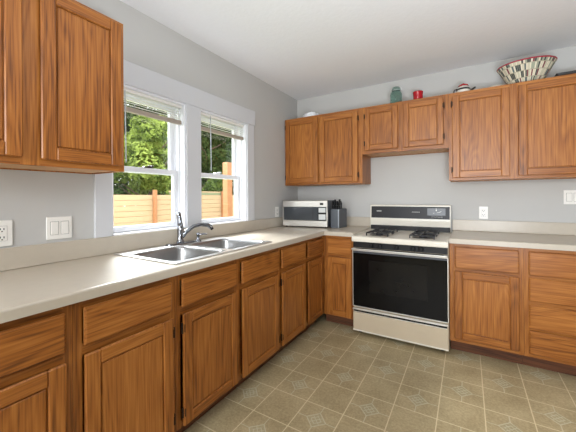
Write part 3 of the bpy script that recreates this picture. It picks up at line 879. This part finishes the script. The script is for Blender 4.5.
# woven basket bowl
def basket_mat():
    m, n, b = new_mat('basket_weave'); L = n.links
    def mth(op, a, bb=None):
        x = N(n, 'ShaderNodeMath', operation=op)
        for i, v in enumerate((a, bb)):
            if v is None: continue
            if isinstance(v, (int, float)): x.inputs[i].default_value = v
            else: L.new(v, x.inputs[i])
        return x.outputs[0]
    tc = N(n, 'ShaderNodeTexCoord'); sp = N(n, 'ShaderNodeSeparateXYZ'); L.new(tc.outputs['Object'], sp.inputs[0])
    an = mth('ARCTAN2', sp.outputs[1], sp.outputs[0])
    rows = mth('FLOOR', mth('MULTIPLY', sp.outputs[2], 21.0))
    sec = mth('MULTIPLY', an, 78 / (2 * PI))
    sh = mth('ADD', sec, mth('MULTIPLY', rows, 1.5))
    fr = mth('FRACT', mth('ADD', sh, 100.0))
    ce = mth('FLOOR', mth('ADD', sh, 100.0))
    wn = N(n, 'ShaderNodeTexWhiteNoise', noise_dimensions='2D'); cb = N(n, 'ShaderNodeCombineXYZ')
    L.new(ce, cb.inputs[0]); L.new(rows, cb.inputs[1]); L.new(cb.outputs[0], wn.inputs['Vector'])
    cr = N(n, 'ShaderNodeValToRGB'); cr.color_ramp.interpolation = 'CONSTANT'
    e = cr.color_ramp.elements
    e[0].position = 0; e[0].color = lin((226, 218, 196)); e[1].position = .36; e[1].color = lin((66, 72, 70))
    for p, c in ((.56, (206, 200, 176)), (.76, (124, 62, 70)), (.81, (160, 166, 146)), (.93, (92, 104, 104))):
        x = e.new(p); x.color = lin(c)
    L.new(wn.outputs['Value'], cr.inputs[0])
    fz_ = mth('FRACT', mth('MULTIPLY', sp.outputs[2], 21.0))
    gap = mth('MAXIMUM', mth('LESS_THAN', fr, .12), mth('GREATER_THAN', fz_, .9))
    mx = N(n, 'ShaderNodeMix', data_type='RGBA'); L.new(gap, mx.inputs[0]); L.new(cr.outputs[0], mx.inputs[6]); mx.inputs[7].default_value = lin((176, 168, 144))
    L.new(mx.outputs[2], b.inputs['Base Color']); b.inputs['Roughness'].default_value = .7
    wv = N(n, 'ShaderNodeTexWave', wave_type='BANDS', bands_direction='Z'); wv.inputs['Scale'].default_value = 60
    L.new(tc.outputs['Object'], wv.inputs['Vector'])
    bp = N(n, 'ShaderNodeBump'); bp.inputs['Strength'].default_value = .4; bp.inputs['Distance'].default_value = .003
    L.new(wv.outputs[0], bp.inputs['Height']); L.new(bp.outputs[0], b.inputs['Normal'])
    return m
BS = Matrix.Diagonal((1, .8, .9, 1))
bk = thing('woven_basket', (2.256, -.185, TZ), 'wide woven basket bowl with coloured checks and red rim on the right wall cabinet', 'basket')
prof = [(.085, 0), (.1, .004), (.125, .045), (.15, .095), (.172, .14), (.188, .175), (.193, .185), (.187, .185), (.181, .173), (.165, .137), (.143, .093), (.118, .045), (.09, .012), (0, .01)]
bb_ = MB().lathe((0, 0, 0), prof, 48); bb_.bm.transform(BS)
bb_.build('basket_body', basket_mat(), bk, local=True)
MB().tube([(.191 * math.cos(a), .153 * math.sin(a), .17) for a in [k * 2 * PI / 48 for k in range(49)]], .0055, 8).build('rim', simple('rim_red', (170, 48, 66), .6), bk, local=True)
# black tray
tr = MB()
tr.box(2.45, 2.635, -.235, -.06, TZ, TZ + .008, .002)
tr.prism([(-.238, TZ + .003), (-.252, TZ + .043), (-.247, TZ + .043), (-.232, TZ + .003)], 0, 2.44, 2.637)
tr.prism([(-.062, TZ + .003), (-.05, TZ + .043), (-.056, TZ + .043), (-.069, TZ + .003)], 0, 2.44, 2.637)
tr.prism([(2.45, TZ + .003), (2.435, TZ + .043), (2.441, TZ + .043), (2.457, TZ + .003)], 1, -.25, -.055)
tag(tr.build('baking_tray', M['tray'], org=(2.53, -.17, TZ)), 'black tray lying on the wall cabinet at the right edge', 'tray')

# ------------------------------------------------------------------ added ceiling lamp, unseen behind the camera, brightening the room
lm = thing('added_ceiling_light', (2.5, -3.9, H - .09), 'added round white ceiling light, unseen behind the camera', 'lamp')
MB().lathe((2.5, -3.9, H - .03), [(.16, 0), (.17, .01), (.17, .0295), (0, .0295)], 32).build('base', M['trim'], lm)
dm = bpy.data.materials.new('lamp_glass'); dm.use_nodes = True
bb = dm.node_tree.nodes['Principled BSDF']; bb.inputs['Emission Color'].default_value = (1, .95, .87, 1); bb.inputs['Emission Strength'].default_value = 9
MB().lathe((2.5, -3.9, H - .0305), [(.155, 0), (.15, -.03), (.11, -.06), (.05, -.075), (0, -.078)], 32).build('diffuser', dm, lm)

# ------------------------------------------------------------------ outside
GZ = -.55
struct('ground', B(-30, 20, -25, 24, GZ - .1, GZ), M['grass'], 'lawn outside the windows', 'ground')
FX = -5.6
fn = thing('yard_fence', (FX, 2, GZ), 'pale pine board fence seen through both windows', 'fence')
m = MB()
z = GZ + .03
while z < 1.26:
    m.box(FX - .012, FX + .012, -6, 12, z, z + .137, .004)
    z += .143
m.build('board_panel', M['fence'], fn)
for y in (-5.4, -3, -.55, 1.88, 4.55, 7.0, 9.4):
    B(FX + .0125, FX + .1025, y - .045, y + .045, GZ + .001, 1.47, .006).build('fence_post', M['post'], fn)
B(FX - .05, FX + .012, 2.4, 4.5, 1.418, 1.455, .003).build('cap_rail', M['fence'], fn)
B(FX - .02, FX + .01, 2.4, 4.5, z + .002, 1.4175, .002).build('dark_gap_strip', M['cap'], fn)  # greenish strip filling the dark gap under the top rail
tag(B(-1.66, -1.545, .41, .525, GZ + .001, 1.83, .006).build('porch_post', M['post'], org=(-1.6, .467, GZ)), 'square orange cedar post standing just outside the window nearer the corner', 'post')

def tree(x, y, h, rad, mat, n, leaf, label, seed, z0=.8, nm='tree'):
    rnd = random.Random(seed)
    r = thing(nm, (x, y, GZ), label, 'tree', 'trees beyond the fence')
    t = MB()
    t.tube([(x, y, GZ + .001), (x + .05, y, GZ + h * .35), (x - .03, y + .05, GZ + h * .7), (x, y, GZ + h * .92)], [.14, .11, .07, .02], 10)
    for k in range(8):
        a = rnd.uniform(0, 2 * PI); zz = GZ + h * rnd.uniform(.3, .75)
        t.tube([(x, y, zz), (x + math.cos(a) * rad * .4, y + math.sin(a) * rad * .4, zz + .3), (x + math.cos(a) * rad * .8, y + math.sin(a) * rad * .8, zz + .7)], [.05, .03, .01], 6)
    t.build('trunk', M['trunk'], r)
    vs, fs = [], []
    blobs = []
    for k in range(26):
        a = rnd.uniform(0, 2 * PI); q = rnd.uniform(.15, .85) * rad; zz = GZ + z0 + (h - z0) * rnd.uniform(.05, .95)
        tap = 1 - .5 * max(0, (zz - GZ) / h - .55) / .45
        blobs.append((Vector((x + math.cos(a) * q * tap, y + math.sin(a) * q * tap, zz)), rnd.uniform(.3, .55) * rad * .75))
    for k in range(n):
        c, br = blobs[rnd.randrange(len(blobs))]
        d = Vector((rnd.gauss(0, 1), rnd.gauss(0, 1), rnd.gauss(0, 1))).normalized()
        p = c + d * br * rnd.uniform(.75, 1.05)
        nn = (d + Vector((rnd.gauss(0, .6), rnd.gauss(0, .6), rnd.gauss(.4, .6)))).normalized()
        u = nn.orthogonal().normalized(); w = nn.cross(u)
        aa = rnd.uniform(0, 2 * PI); u, w = u * math.cos(aa) + w * math.sin(aa), w * math.cos(aa) - u * math.sin(aa)
        s = leaf * rnd.uniform(.6, 1.3)
        i = len(vs)
        q0 = Vector((x, y, GZ))
        for pt in (p - u * s, p - w * s * .45 + nn * s * .12, p + u * s, p + w * s * .45 + nn * s * .12):
            vs.append(pt - q0)
        fs.append((i, i + 1, i + 2)); fs.append((i, i + 2, i + 3))
    me = bpy.data.meshes.new('crown'); me.from_pydata(vs, [], fs); me.materials.append(mat)
    o = bpy.data.objects.new('crown', me); COL.objects.link(o); o.parent = r
    return r
tree(-7.5, 3.1, 4.6, 1.25, M['leaf_bright'], 9000, .085, 'bright yellow-green leafy tree behind the fence in the left window', 3)
tree(-7.6, .9, 3.4, .95, M['leaf_mid'], 5000, .08, 'lower green tree left of the bright one, mostly behind the upper cabinet', 5)
tree(-14.5, 4.6, 11.0, 2.4, M['leaf_dark'], 14000, .17, 'tall dark green tree far behind the bright tree in the left window', 7)
tree(-14.5, 9.6, 11.0, 2.4, M['leaf_dark'], 14000, .17, 'tall dark green tree far off, hidden by the strip between the windows', 8)
tree(-7.3, 5.9, 2.7, .75, M['leaf_mid'], 5000, .07, 'mid green bush just above the fence in the window nearer the corner', 9, z0=1.4)
tree(-10.2, 8.4, 6.0, 1.7, M['leaf_dark'], 12000, .1, 'dark green tree filling the window nearer the corner', 10)
tree(-14.5, 14.6, 11.0, 2.4, M['leaf_dark'], 12000, .17, 'dark tree behind the orange post, far off', 11)

hg = thing('hedge', (-19, 10, GZ), 'dense dark screen of tall evergreens closing the view behind the trees', 'hedge')
rnd = random.Random(21)
vs, fs = [], []
for k in range(42000):
    p = Vector((rnd.uniform(-.9, .9), rnd.uniform(-11, 11), rnd.uniform(.05, 11.2) + .5 * math.sin(k * .37)))
    nn = Vector((rnd.gauss(.6, .5), rnd.gauss(0, .6), rnd.gauss(.5, .4))).normalized()
    u = nn.orthogonal().normalized(); w = nn.cross(u); q = .2 * rnd.uniform(.6, 1.3); i = len(vs)
    p.z = max(p.z, .2)
    vs += [p - u * q, p - w * q * .5, p + u * q, p + w * q * .5]; fs.append((i, i + 1, i + 2, i + 3))
me = bpy.data.meshes.new('foliage'); me.from_pydata(vs, [], fs); me.materials.append(M['leaf_dark'])
o = bpy.data.objects.new('foliage', me); COL.objects.link(o); o.parent = hg
for y in range(-10, 11, 4):
    MB().tube([(0, y, .001), (0, y, 5.5)], [.12, .04], 8).build('trunk', M['trunk'], hg, local=True)
